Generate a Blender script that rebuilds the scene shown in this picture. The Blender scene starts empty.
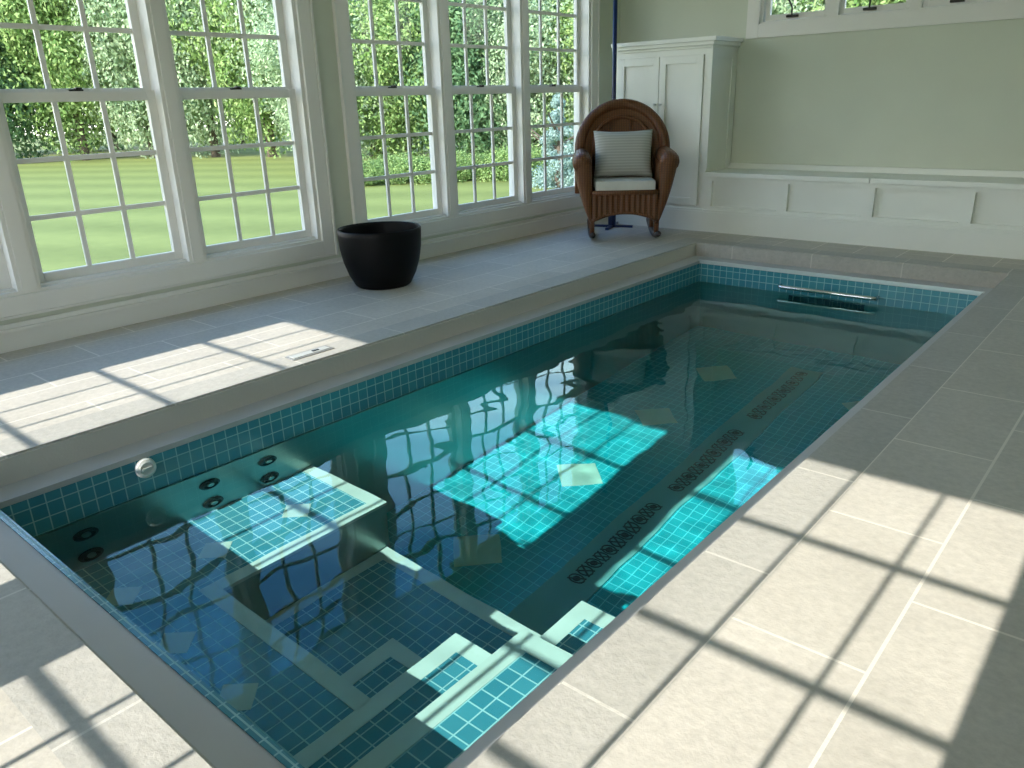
import bpy, bmesh, math, random
from mathutils import Vector, Matrix, noise

# ------------------------------------------------------------------ set-up
K = 0.7                      # every length below is in units of 0.7 m
sc = bpy.context.scene
col = sc.collection
random.seed(4)

cam_d = bpy.data.cameras.new('camera')
cam = bpy.data.objects.new('camera', cam_d)
col.objects.link(cam)
cam_d.sensor_width = 36.0
cam_d.lens = 777.75 / 1024 * 36
cam_d.clip_start = 0.05
cam_d.clip_end = 400
cam.location = (4.15006 * K, -0.64628 * K, 1.5627 * K)
cam.rotation_euler = (1.22167, 0.027875, 0.705454)
sc.camera = cam

sun_d = bpy.data.lights.new('sun', 'SUN')
sun = bpy.data.objects.new('sun', sun_d)
col.objects.link(sun)
EL = math.atan(0.6)
sun.rotation_euler = (math.pi / 2 - EL, 0, 0)
sun_d.energy = 5.8
sun_d.angle = 0.005
sun_d.color = (1.0, 0.965, 0.90)
sun_d.cycles.is_caustics_light = True

world = bpy.data.worlds.new('sky')
sc.world = world
world.use_nodes = True
wt = world.node_tree
wt.nodes.clear()
w_out = wt.nodes.new('ShaderNodeOutputWorld')
w_bg = wt.nodes.new('ShaderNodeBackground')
w_tc = wt.nodes.new('ShaderNodeTexCoord')
w_sep = wt.nodes.new('ShaderNodeSeparateXYZ')
w_ramp = wt.nodes.new('ShaderNodeValToRGB')
stops = [(0.0, (1.0, 0.98, 0.92)), (0.28, (0.84, 0.92, 0.97)), (0.40, (0.36, 0.58, 0.88)), (0.53, (0.07, 0.20, 0.46)), (1.0, (0.06, 0.16, 0.40))]
w_ramp.color_ramp.elements[0].position, w_ramp.color_ramp.elements[1].position = 0.0, 1.0
for k_, (ps_, c_) in enumerate(stops):
    e_ = w_ramp.color_ramp.elements[0] if k_ == 0 else (w_ramp.color_ramp.elements[-1] if k_ == 4 else w_ramp.color_ramp.elements.new(ps_))
    e_.position = ps_
    e_.color = (*c_, 1)
w_noise = wt.nodes.new('ShaderNodeTexNoise')
w_noise.inputs['Scale'].default_value = 2.2
w_noise.inputs['Detail'].default_value = 5
w_cr = wt.nodes.new('ShaderNodeValToRGB')
w_cr.color_ramp.elements[0].position = 0.64
w_cr.color_ramp.elements[1].position = 0.95
w_mix = wt.nodes.new('ShaderNodeMixRGB')
w_mix.inputs[2].default_value = (1.0, 1.0, 1.0, 1)
L = wt.links.new
L(w_tc.outputs['Generated'], w_sep.inputs[0])
L(w_sep.outputs['Z'], w_ramp.inputs[0])
L(w_tc.outputs['Generated'], w_noise.inputs['Vector'])
L(w_noise.outputs[0], w_cr.inputs[0])
L(w_cr.outputs[0], w_mix.inputs[0])
L(w_ramp.outputs[0], w_mix.inputs[1])
L(w_mix.outputs[0], w_bg.inputs[0])
w_bg.inputs[1].default_value = 3.4
L(w_bg.outputs[0], w_out.inputs[0])

vs = sc.view_settings
vs.view_transform = 'Standard'
vs.look = 'None'
vs.gamma = 1.0
vs.use_curve_mapping = False
vs.exposure = 0.66
cy = sc.cycles
cy.use_denoising = True
cy.max_bounces = 14
cy.diffuse_bounces = 6
cy.glossy_bounces = 5
cy.transmission_bounces = 8
cy.transparent_max_bounces = 24
cy.sample_clamp_indirect = 6.0
cy.caustics_reflective = False
cy.caustics_refractive = True
cy.blur_glossy = 0.6

# ------------------------------------------------------------------ materials
def newmat(name):
    m = bpy.data.materials.new(name)
    m.use_nodes = True
    return m, m.node_tree, m.node_tree.nodes['Principled BSDF']

def coords(t, scale=1.0, rot=(0, 0, 0), loc=(0, 0, 0)):
    tc = t.nodes.new('ShaderNodeTexCoord')
    mp = t.nodes.new('ShaderNodeMapping')
    s = scale / K
    mp.inputs['Scale'].default_value = (s, s, s)
    mp.inputs['Rotation'].default_value = rot
    mp.inputs['Location'].default_value = loc
    t.links.new(tc.outputs['Object'], mp.inputs[0])
    return mp.outputs[0]

def bump(t, bsdf, height, strength=0.3, dist=0.02):
    b = t.nodes.new('ShaderNodeBump')
    b.inputs['Strength'].default_value = strength
    b.inputs['Distance'].default_value = dist
    t.links.new(height, b.inputs['Height'])
    t.links.new(b.outputs[0], bsdf.inputs['Normal'])
    return b

def paint(name, c, rough=0.5, var=0.04, scale=3.0, metallic=0.0, bumps=0.0, bscale=60):
    m, t, b = newmat(name)
    v = coords(t, scale)
    n = t.nodes.new('ShaderNodeTexNoise')
    n.inputs['Scale'].default_value = 1.0
    n.inputs['Detail'].default_value = 4
    t.links.new(v, n.inputs['Vector'])
    r = t.nodes.new('ShaderNodeValToRGB')
    r.color_ramp.elements[0].position = 0.3
    r.color_ramp.elements[1].position = 0.7
    r.color_ramp.elements[0].color = (*[max(0, x * (1 - var)) for x in c], 1)
    r.color_ramp.elements[1].color = (*[min(1, x * (1 + var)) for x in c], 1)
    t.links.new(n.outputs[0], r.inputs[0])
    t.links.new(r.outputs[0], b.inputs['Base Color'])
    b.inputs['Roughness'].default_value = rough
    b.inputs['Metallic'].default_value = metallic
    if bumps:
        n2 = t.nodes.new('ShaderNodeTexNoise')
        n2.inputs['Scale'].default_value = bscale / scale
        n2.inputs['Detail'].default_value = 3
        t.links.new(v, n2.inputs['Vector'])
        bump(t, b, n2.outputs[0], bumps, 0.004)
    return m

def stone(name, c, brick=True, bw=0.87, rh=0.42, loc=(0, 0, 0), pit=0.25, swap=True):
    m, t, b = newmat(name)
    v0 = coords(t, 1.0)
    big = t.nodes.new('ShaderNodeTexNoise'); big.inputs['Scale'].default_value = 2.5; big.inputs['Detail'].default_value = 5
    med = t.nodes.new('ShaderNodeTexNoise'); med.inputs['Scale'].default_value = 28; med.inputs['Detail'].default_value = 5; med.inputs['Roughness'].default_value = 0.7
    t.links.new(v0, big.inputs['Vector']); t.links.new(v0, med.inputs['Vector'])
    rr = t.nodes.new('ShaderNodeValToRGB')
    rr.color_ramp.elements[0].position = 0.32; rr.color_ramp.elements[1].position = 0.68
    rr.color_ramp.elements[0].color = (*[x * 0.83 for x in c], 1)
    rr.color_ramp.elements[1].color = (*[min(1, x * 1.12) for x in c], 1)
    mx = t.nodes.new('ShaderNodeMath'); mx.operation = 'MULTIPLY_ADD'
    mx.inputs[1].default_value = 0.35
    t.links.new(big.outputs[0], mx.inputs[0])
    mm = t.nodes.new('ShaderNodeMath'); mm.operation = 'MULTIPLY'; mm.inputs[1].default_value = 0.65
    t.links.new(med.outputs[0], mm.inputs[0]); t.links.new(mm.outputs[0], mx.inputs[2])
    t.links.new(mx.outputs[0], rr.inputs[0])
    colout = rr.outputs[0]
    if brick:
        vb = coords(t, 1.0, (0, 0, math.pi / 2) if swap else (0, 0, 0), loc)
        br = t.nodes.new('ShaderNodeTexBrick')
        br.offset = 0.5
        br.inputs['Scale'].default_value = 1.0
        br.inputs['Brick Width'].default_value = bw
        br.inputs['Row Height'].default_value = rh
        br.inputs['Mortar Size'].default_value = 0.006
        br.inputs['Mortar Smooth'].default_value = 0.1
        br.inputs['Color1'].default_value = (1, 1, 1, 1)
        br.inputs['Color2'].default_value = (0.94, 0.94, 0.93, 1)
        t.links.new(vb, br.inputs['Vector'])
        mul = t.nodes.new('ShaderNodeMixRGB'); mul.blend_type = 'MULTIPLY'; mul.inputs[0].default_value = 1
        t.links.new(colout, mul.inputs[1]); t.links.new(br.outputs['Color'], mul.inputs[2])
        mx2 = t.nodes.new('ShaderNodeMixRGB')
        mx2.inputs[2].default_value = (*[min(1, x * 1.28) for x in c], 1)
        t.links.new(br.outputs['Fac'], mx2.inputs[0]); t.links.new(mul.outputs[0], mx2.inputs[1])
        colout = mx2.outputs[0]
    t.links.new(colout, b.inputs['Base Color'])
    b.inputs['Roughness'].default_value = 0.62
    b.inputs['Specular IOR Level'].default_value = 0.2
    bump(t, b, med.outputs[0], pit, 0.006)
    return m

def tiles(name, c1, c2, grout, pitch=0.0745, g=0.085, off=(0.02, 0.03, 0.0), rough=0.15, varfac=1.0):
    """square mosaic tiles on any axis-aligned face, grout lines on the two in-plane axes"""
    m, t, b = newmat(name)
    N = t.nodes.new
    def math_(op, a, bb=None, cc=None):
        n = N('ShaderNodeMath'); n.operation = op
        for i, x in enumerate((a, bb, cc)):
            if x is None: continue
            if isinstance(x, (int, float)): n.inputs[i].default_value = x
            else: t.links.new(x, n.inputs[i])
        return n.outputs[0]
    tc = N('ShaderNodeTexCoord'); geo = N('ShaderNodeNewGeometry')
    sp = N('ShaderNodeSeparateXYZ'); t.links.new(tc.outputs['Object'], sp.inputs[0])
    sn = N('ShaderNodeSeparateXYZ'); t.links.new(geo.outputs['True Normal'], sn.inputs[0])
    cells, masks = [], []
    for i in range(3):
        q = math_('MULTIPLY_ADD', sp.outputs[i], 1 / (K * pitch), off[i] / pitch)
        fr = math_('FRACT', q); cells.append(math_('FLOOR', q))
        d = math_('MINIMUM', fr, math_('SUBTRACT', 1.0, fr))
        edge = math_('LESS_THAN', d, g / 2)
        inpl = math_('LESS_THAN', math_('ABSOLUTE', sn.outputs[i]), 0.5)
        masks.append(math_('MULTIPLY', edge, inpl))
    mask = math_('MAXIMUM', masks[0], math_('MAXIMUM', masks[1], masks[2]))
    cb = N('ShaderNodeCombineXYZ')
    for i in range(3): t.links.new(cells[i], cb.inputs[i])
    wn = N('ShaderNodeTexWhiteNoise'); wn.noise_dimensions = '3D'; t.links.new(cb.outputs[0], wn.inputs['Vector'])
    mc = N('ShaderNodeMixRGB'); mc.inputs[1].default_value = (*c1, 1); mc.inputs[2].default_value = (*c2, 1)
    t.links.new(math_('MULTIPLY', wn.outputs['Value'], varfac), mc.inputs[0])
    mg = N('ShaderNodeMixRGB'); mg.inputs[2].default_value = (*grout, 1)
    t.links.new(mask, mg.inputs[0]); t.links.new(mc.outputs[0], mg.inputs[1])
    t.links.new(mg.outputs[0], b.inputs['Base Color'])
    rg = math_('MULTIPLY_ADD', mask, 0.5, rough)
    t.links.new(rg, b.inputs['Roughness'])
    return m

M = {}
M['deck'] = stone('deck_limestone', (0.575, 0.53, 0.465), loc=(0.05, 0.04 * 0 - 3.30 + 0.42 * 8, 0))
M['coping'] = stone('coping_limestone', (0.48, 0.455, 0.41), bw=0.87, rh=5.0, loc=(0.35, 0, 0), pit=0.4)
M['coping_cross'] = stone('coping_limestone_cross', (0.48, 0.455, 0.41), bw=0.87, rh=50.0, loc=(0, 20, 0), pit=0.4, swap=False)
M['tile'] = tiles('pool_tile', (0.075, 0.30, 0.36), (0.055, 0.245, 0.32), (0.30, 0.55, 0.58))
M['tile_seat'] = tiles('seat_tile', (0.070, 0.30, 0.38), (0.050, 0.25, 0.33), (0.40, 0.62, 0.64))
M['tile_floor'] = tiles('floor_tile', (0.012, 0.42, 0.49), (0.010, 0.37, 0.44), (0.10, 0.66, 0.72))
M['edging'] = paint('white_edging', (0.66, 0.68, 0.62), 0.4, 0.05, 8)
M['diamond'] = paint('diamond_inlay', (0.60, 0.63, 0.56), 0.4, 0.05, 8)
M['diamond_floor'] = paint('floor_diamond_inlay', (0.42, 0.62, 0.53), 0.4, 0.05, 8)  # same inlay as the seats; deep water's light loss put into its colour
M['steel'] = paint('brushed_steel', (0.30, 0.42, 0.40), 0.33, 0.06, 3, metallic=0.75)
M['flange'] = paint('flange_steel', (0.52, 0.505, 0.49), 0.5, 0.03, 3)
M['chrome'] = paint('chrome', (0.8, 0.82, 0.82), 0.12, 0.01, 3, metallic=1.0)
M['lip'] = paint('lip_metal', (0.66, 0.68, 0.66), 0.35, 0.02, 3, metallic=0.3)
M['dark'] = paint('dark_plastic', (0.012, 0.014, 0.014), 0.4, 0.1, 5)
M['pot'] = paint('black_glaze', (0.003, 0.003, 0.0035), 0.5, 0.2, 8)
M['pot'].node_tree.nodes['Principled BSDF'].inputs['Specular IOR Level'].default_value = 0.18
M['trim'] = paint('white_trim', (0.80, 0.785, 0.74), 0.38, 0.02, 2)
M['wall'] = paint('sage_wall', (0.64, 0.67, 0.56), 0.7, 0.03, 1.2)
M['ceiling'] = paint('ceiling_white', (0.84, 0.84, 0.80), 0.8, 0.01, 1.2)
M['cabinet'] = paint('cabinet_white', (0.82, 0.83, 0.77), 0.36, 0.02, 2)
M['strip'] = paint('floor_channel', (0.17, 0.42, 0.41), 0.4, 0.05, 4)
M['grille'] = paint('grille_dark', (0.03, 0.06, 0.065), 0.5, 0.1, 5)
M['white_plastic'] = paint('white_plastic', (0.70, 0.71, 0.68), 0.35, 0.02, 6)
M['cover'] = paint('cover_plate', (0.22, 0.22, 0.21), 0.4, 0.05, 6)
M['coverlid'] = paint('cover_lid', (0.46, 0.46, 0.43), 0.4, 0.03, 6)
M['navy'] = paint('navy_enamel', (0.008, 0.022, 0.10), 0.3, 0.1, 5)
M['bronze'] = paint('dark_bronze', (0.03, 0.028, 0.024), 0.4, 0.1, 9, metallic=0.5)
M['cushion'] = paint('cream_cloth', (0.66, 0.65, 0.60), 0.85, 0.04, 12, bumps=0.3, bscale=200)
M['rocker'] = paint('rocker_wood', (0.035, 0.025, 0.02), 0.4, 0.2, 6)
M['bark'] = paint('bark', (0.11, 0.085, 0.06), 0.9, 0.3, 6, bumps=0.5, bscale=40)

# wicker
m, t, b = newmat('wicker')
v = coords(t, 1.0)
w1 = t.nodes.new('ShaderNodeTexWave'); w1.bands_direction = 'Z'; w1.inputs['Scale'].default_value = 17; w1.inputs['Distortion'].default_value = 1.2
w2 = t.nodes.new('ShaderNodeTexWave'); w2.bands_direction = 'X'; w2.inputs['Scale'].default_value = 11; w2.inputs['Distortion'].default_value = 1.0
t.links.new(v, w1.inputs[0]); t.links.new(v, w2.inputs[0])
mm = t.nodes.new('ShaderNodeMath'); mm.operation = 'MULTIPLY'
t.links.new(w1.outputs['Fac'], mm.inputs[0]); t.links.new(w2.outputs['Fac'], mm.inputs[1])
r = t.nodes.new('ShaderNodeValToRGB')
r.color_ramp.elements[0].color = (0.10, 0.034, 0.008, 1); r.color_ramp.elements[1].color = (0.24, 0.088, 0.022, 1)
t.links.new(mm.outputs[0], r.inputs[0]); t.links.new(r.outputs[0], b.inputs['Base Color'])
b.inputs['Roughness'].default_value = 0.45
bump(t, b, mm.outputs[0], 0.4, 0.008)
M['wicker'] = m

# striped pillow
m, t, b = newmat('striped_cloth')
v = coords(t, 1.0)
w1 = t.nodes.new('ShaderNodeTexWave'); w1.bands_direction = 'Z'; w1.inputs['Scale'].default_value = 10; w1.inputs['Distortion'].default_value = 0.3
t.links.new(v, w1.inputs[0])
r = t.nodes.new('ShaderNodeValToRGB')
r.color_ramp.elements[0].color = (0.40, 0.40, 0.36, 1); r.color_ramp.elements[1].color = (0.54, 0.54, 0.50, 1)
t.links.new(w1.outputs['Fac'], r.inputs[0]); t.links.new(r.outputs[0], b.inputs['Base Color'])
b.inputs['Roughness'].default_value = 0.9
M['pillow'] = m

# window glass: clear with a weak reflection
m = bpy.data.materials.new('window_glass'); m.use_nodes = True; t = m.node_tree; t.nodes.clear()
o = t.nodes.new('ShaderNodeOutputMaterial'); tr = t.nodes.new('ShaderNodeBsdfTransparent'); gl = t.nodes.new('ShaderNodeBsdfGlossy')
tr.inputs[0].default_value = (0.96, 0.97, 0.95, 1)
gl.inputs['Roughness'].default_value = 0.02
fr = t.nodes.new('ShaderNodeFresnel'); fr.inputs[0].default_value = 1.25
mx = t.nodes.new('ShaderNodeMixShader')
t.links.new(fr.outputs[0], mx.inputs[0]); t.links.new(tr.outputs[0], mx.inputs[1]); t.links.new(gl.outputs[0], mx.inputs[2]); t.links.new(mx.outputs[0], o.inputs[0])
M['glass'] = m

# water: tinted clear liquid with faint ripples
m = bpy.data.materials.new('water'); m.use_nodes = True; t = m.node_tree; t.nodes.clear()
o = t.nodes.new('ShaderNodeOutputMaterial'); rf = t.nodes.new('ShaderNodeBsdfGlass')
rf.inputs['IOR'].default_value = 1.33; rf.inputs['Roughness'].default_value = 0.0
rf.inputs['Color'].default_value = (0.74, 0.965, 0.96, 1)
t.links.new(rf.outputs[0], o.inputs[0])
M['water'] = m

# lawn with mowing stripes
m, t, b = newmat('lawn')
v = coords(t, 1.0)
vr = coords(t, 1.0, (0, 0, math.radians(62)))
wv = t.nodes.new('ShaderNodeTexWave'); wv.inputs['Scale'].default_value = 0.12; wv.inputs['Distortion'].default_value = 0.6; wv.inputs['Detail Scale'].default_value = 0.4
nz = t.nodes.new('ShaderNodeTexNoise'); nz.inputs['Scale'].default_value = 3.0; nz.inputs['Detail'].default_value = 8; nz.inputs['Roughness'].default_value = 0.75
t.links.new(vr, wv.inputs[0]); t.links.new(v, nz.inputs['Vector'])
ad = t.nodes.new('ShaderNodeMath'); ad.operation = 'MULTIPLY_ADD'; ad.inputs[1].default_value = 0.70
t.links.new(nz.outputs[0], ad.inputs[0])
m2 = t.nodes.new('ShaderNodeMath'); m2.operation = 'MULTIPLY'; m2.inputs[1].default_value = 0.30
t.links.new(wv.outputs['Fac'], m2.inputs[0]); t.links.new(m2.outputs[0], ad.inputs[2])
r = t.nodes.new('ShaderNodeValToRGB')
r.color_ramp.elements[0].position = 0.25; r.color_ramp.elements[1].position = 0.75
r.color_ramp.elements[0].color = (0.145, 0.175, 0.030, 1); r.color_ramp.elements[1].color = (0.235, 0.27, 0.060, 1)
t.links.new(ad.outputs[0], r.inputs[0]); t.links.new(r.outputs[0], b.inputs['Base Color'])
b.inputs['Roughness'].default_value = 0.9
M['lawn'] = m

def leafmat(name, c1, c2):
    m = bpy.data.materials.new(name); m.use_nodes = True; t = m.node_tree; t.nodes.clear()
    o = t.nodes.new('ShaderNodeOutputMaterial'); d = t.nodes.new('ShaderNodeBsdfDiffuse'); tl = t.nodes.new('ShaderNodeBsdfTranslucent'); mx = t.nodes.new('ShaderNodeMixShader')
    mx.inputs[0].default_value = 0.3
    at = t.nodes.new('ShaderNodeAttribute'); at.attribute_name = 'tone'
    mc = t.nodes.new('ShaderNodeMixRGB'); mc.inputs[1].default_value = (*c1, 1); mc.inputs[2].default_value = (*c2, 1)
    t.links.new(at.outputs['Fac'], mc.inputs[0])
    t.links.new(mc.outputs[0], d.inputs[0]); t.links.new(mc.outputs[0], tl.inputs[0])
    t.links.new(d.outputs[0], mx.inputs[1]); t.links.new(tl.outputs[0], mx.inputs[2]); t.links.new(mx.outputs[0], o.inputs[0])
    return m
M['leaf_a'] = leafmat('leaf_fresh', (0.13, 0.24, 0.06), (0.42, 0.55, 0.22))
M['leaf_b'] = leafmat('leaf_pale', (0.22, 0.33, 0.17), (0.55, 0.65, 0.42))
M['leaf_c'] = leafmat('leaf_dark', (0.07, 0.15, 0.07), (0.24, 0.38, 0.18))
M['leaf_d'] = leafmat('leaf_spruce', (0.22, 0.34, 0.30), (0.42, 0.55, 0.50))

# ------------------------------------------------------------------ helpers
def link(name, bm, mat, parent=None, smooth=False, recv=False, raw=False):
    if not raw:
        for vtx in bm.verts: vtx.co *= K
    me = bpy.data.meshes.new(name)
    bm.normal_update()
    bm.to_mesh(me); bm.free()
    if smooth:
        for p in me.polygons: p.use_smooth = True
    me.materials.append(mat)
    o = bpy.data.objects.new(name, me)
    col.objects.link(o)
    if parent: o.parent = parent
    if recv: o.cycles.is_caustics_receiver = True
    return o

def tag(o, label=None, cat=None, group=None, kind=None):
    if label: o['label'] = label
    if cat: o['category'] = cat
    if group: o['group'] = group
    if kind: o['kind'] = kind
    return o

def empty(name, loc=(0, 0, 0), rz=0.0, **kw):
    o = bpy.data.objects.new(name, None)
    col.objects.link(o)
    o.location = Vector(loc) * K
    o.rotation_euler = (0, 0, rz)
    o.empty_display_size = 0.1
    tag(o, **kw)
    return o

def box(bm, x0, x1, y0, y1, z0, z1, bev=0.0):
    vs_ = [bm.verts.new(c) for c in ((x0, y0, z0), (x1, y0, z0), (x1, y1, z0), (x0, y1, z0), (x0, y0, z1), (x1, y0, z1), (x1, y1, z1), (x0, y1, z1))]
    fs = [bm.faces.new([vs_[i] for i in f]) for f in ((3, 2, 1, 0), (4, 5, 6, 7), (0, 1, 5, 4), (1, 2, 6, 5), (2, 3, 7, 6), (3, 0, 4, 7))]
    if bev > 0:
        es = list({e for f in fs for e in f.edges})
        bmesh.ops.bevel(bm, geom=es, offset=bev, segments=2, affect='EDGES', profile=0.7)

def fbox(T, bm, a0, a1, h0, h1, d0, d1, bev=0.0):
    p, q = T(a0, h0, d0), T(a1, h1, d1)
    box(bm, min(p[0], q[0]), max(p[0], q[0]), min(p[1], q[1]), max(p[1], q[1]), min(p[2], q[2]), max(p[2], q[2]), bev)

def tube(bm, pts, r, n=10, closed=False, cap=True):
    pts = [Vector(p) for p in pts]
    rings = []
    m_ = len(pts)
    prev = None
    for i, p in enumerate(pts):
        if closed: d = pts[(i + 1) % m_] - pts[i - 1]
        else: d = pts[min(i + 1, m_ - 1)] - pts[max(i - 1, 0)]
        d.normalize()
        if prev is None:
            up = Vector((0, 0, 1)) if abs(d.z) < 0.9 else Vector((1, 0, 0))
            a = d.cross(up).normalized()
        else:
            a = (prev - d * prev.dot(d)).normalized()
        prev = a
        b_ = d.cross(a)
        rr = r[i] if isinstance(r, (list, tuple)) else r
        rings.append([bm.verts.new(p + (a * math.cos(2 * math.pi * k / n) + b_ * math.sin(2 * math.pi * k / n)) * rr) for k in range(n)])
    rng = range(m_) if closed else range(m_ - 1)
    for i in rng:
        A, B = rings[i], rings[(i + 1) % m_]
        for k in range(n):
            bm.faces.new((A[k], A[(k + 1) % n], B[(k + 1) % n], B[k]))
    if cap and not closed:
        bm.faces.new(rings[0][::-1]); bm.faces.new(rings[-1])

def lathe(bm, prof, n=48, origin=(0, 0, 0), axis='z'):
    rings = []
    O = Vector(origin)
    for r_, h in prof:
        ring = []
        for k in range(n):
            a = 2 * math.pi * k / n
            c, s = r_ * math.cos(a), r_ * math.sin(a)
            if axis == 'z': v_ = Vector((c, s, h))
            elif axis == 'x': v_ = Vector((h, c, s))
            else: v_ = Vector((c, -h, s))
            ring.append(bm.verts.new(O + v_))
        rings.append(ring)
    for A, B in zip(rings, rings[1:]):
        for k in range(n):
            bm.faces.new((A[k], A[(k + 1) % n], B[(k + 1) % n], B[k]))
    bm.faces.new(rings[0][::-1]); bm.faces.new(rings[-1])

def ring_rect(bm, outer, inner, z0, z1):
    """rectangular ring (x0,x1,y0,y1) with mitred corners"""
    def cs(r_): return [(r_[0], r_[2]), (r_[1], r_[2]), (r_[1], r_[3]), (r_[0], r_[3])]
    O, I = cs(outer), cs(inner)
    vo0 = [bm.verts.new((*p, z0)) for p in O]; vo1 = [bm.verts.new((*p, z1)) for p in O]
    vi0 = [bm.verts.new((*p, z0)) for p in I]; vi1 = [bm.verts.new((*p, z1)) for p in I]
    for k in range(4):
        j = (k + 1) % 4
        bm.faces.new((vo1[k], vo1[j], vi1[j], vi1[k]))
        bm.faces.new((vo0[k], vi0[k], vi0[j], vo0[j]))
        bm.faces.new((vo0[k], vo0[j], vo1[j], vo1[k]))
        bm.faces.new((vi0[j], vi0[k], vi1[k], vi1[j]))

# ------------------------------------------------------------------ dimensions
PW, PL = 3.05, 7.373          # opening in the deck
ZF, ZW, ZB = -0.143, -0.370, -2.10   # flange, water, pool floor
LX, RX, NY, FY = 0.181, 2.915, 0.176, 7.125   # lip lines
XW, YN, YF, XR, ZC = -2.0, -2.93, 8.8, 6.8, 4.3   # room
CW = 0.25

# ------------------------------------------------------------------ floor (deck)
bm = bmesh.new()
ring_rect(bm, (XW - 0.215, XR + 0.2, YN - 0.16, YF + 0.2), (-CW, PW + CW, -CW, PL + CW), -0.30, 0.0)
tag(link('floor', bm, M['deck']), kind='structure')

# ------------------------------------------------------------------ swimming pool
pool = empty('swimming_pool', (0, 0, 0), label='rectangular indoor pool with teal mosaic waterline, tiled seats and steps, sunk in the stone floor', cat='pool')
for nm, pts, mt in (
    ('left', [(-CW, -CW), (0, 0), (0, PL), (-CW, PL + CW)], 'coping'),
    ('right', [(PW, 0), (PW + CW, -CW), (PW + CW, PL + CW), (PW, PL)], 'coping'),
    ('near', [(-CW, -CW), (PW + CW, -CW), (PW, 0), (0, 0)], 'coping_cross'),
    ('far', [(0, PL), (PW, PL), (PW + CW, PL + CW), (-CW, PL + CW)], 'coping_cross')):
    bm = bmesh.new()
    lo = [bm.verts.new((*p, ZF - 0.1)) for p in pts]; hi = [bm.verts.new((*p, 0.0)) for p in pts]
    bm.faces.new(hi); bm.faces.new(lo[::-1])
    for k in range(4):
        bm.faces.new((lo[k], lo[(k + 1) % 4], hi[(k + 1) % 4], hi[k]))
    bmesh.ops.recalc_face_normals(bm, faces=bm.faces)
    bmesh.ops.bevel(bm, geom=[e for e in bm.edges if abs(e.verts[0].co.z) < 1e-5 and abs(e.verts[1].co.z) < 1e-5 and all(-1e-4 <= v_.co.x <= PW + 1e-4 and -1e-4 <= v_.co.y <= PL + 1e-4 for v_ in e.verts)], offset=0.012, segments=3, affect='EDGES')
    link('coping', bm, M[mt], pool)
# steel flange around the opening, slightly below the deck
bm = bmesh.new()
ring_rect(bm, (0.0, PW, 0.0, PL), (LX, RX, NY, FY), ZF - 0.03, ZF)
link('flange', bm, M['flange'], pool)
bm = bmesh.new()
box(bm, LX - .018, RX + .018, FY - .008, FY + 0.018, ZF - 0.026, ZF + 0.012, .003)
tag(link('lip', bm, M['lip'], pool), label='thin bright metal lip along the far edge')
# waterline tile band
bm = bmesh.new()
ring_rect(bm, (LX - 0.06, RX + 0.06, NY - 0.06, FY + 0.06), (LX, RX, NY, FY), ZW - 0.012, ZF - 0.031)
box(bm, LX, RX, NY, NY + 0.03, ZW - 0.012, ZF + 0.004)
link('waterline_tile', bm, M['tile'], pool, recv=True)
# shell
SX0, SX1, SY0, SY1 = 0.2, 2.90, 0.20, 7.14
def wallquad(bm, pts):
    bm.faces.new([bm.verts.new(p) for p in pts])
bm = bmesh.new()
box(bm, SX0 - 0.05, SX0, SY0 - 0.05, SY1 + 0.05, ZB - 0.05, ZW - 0.012)
box(bm, SX1, SX1 + 0.05, SY0 - 0.05, SY1 + 0.05, ZB - 0.05, ZW - 0.012)
box(bm, SX0, SX1, SY0 - 0.05, SY0, ZB - 0.05, ZW - 0.012)
box(bm, SX0, SX1, SY1, SY1 + 0.05, ZB - 0.05, ZW - 0.012)
link('pool_wall', bm, M['steel'], pool, recv=True)
bm = bmesh.new(); box(bm, SX0, SX1, SY0, SY1, ZB - 0.06, ZB)
fl = link('pool_floor', bm, M['tile_floor'], pool, recv=True)
# floor channel with scroll grilles
bm = bmesh.new(); box(bm, 1.53, 1.83, 1.9, 6.53, ZB, ZB + 0.012)
chn = tag(link('floor_channel', bm, M['strip'], pool, recv=True), label='pale channel running along the pool floor')
for y0, y1 in ((2.72, 3.76), (3.97, 5.06), (5.30, 6.45)):
    bm = bmesh.new()
    n = 11
    st = (y1 - y0) / n
    for i in range(n):
        yc = y0 + (i + .5) * st
        pts = [(1.675 + 0.055 * math.cos(a), yc + st * .42 * math.sin(a), ZB + 0.014) for a in [2 * math.pi * k / 14 for k in range(14)]]
        tube(bm, pts, 0.006, 5, closed=True)
        tube(bm, [(1.62, yc - st * .35, ZB + .014), (1.73, yc + st * .35, ZB + .014)], 0.006, 5)
        if i % 2:
            tube(bm, [(1.73, yc - st * .35, ZB + .014), (1.62, yc + st * .35, ZB + .014)], 0.008, 5)
        else:
            pts = [(1.675 + 0.02 * math.cos(a), yc + st * .2 * math.sin(a), ZB + 0.014) for a in [2 * math.pi * k / 8 for k in range(8)]]
            tube(bm, pts, 0.010, 5, closed=True)
    tag(link('grille', bm, M['grille'], chn, recv=True), label='dark scrollwork floor grille')

def openbox(bm, x0, x1, y0, y1, z0, z1, top=True):
    a = [bm.verts.new(c) for c in ((x0, y0, z0), (x1, y0, z0), (x1, y1, z0), (x0, y1, z0))]
    c = [bm.verts.new((v_.co.x, v_.co.y, z1)) for v_ in a]
    for k in range(4): bm.faces.new((a[k], a[(k + 1) % 4], c[(k + 1) % 4], c[k]))
    if top: bm.faces.new(c)

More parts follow.
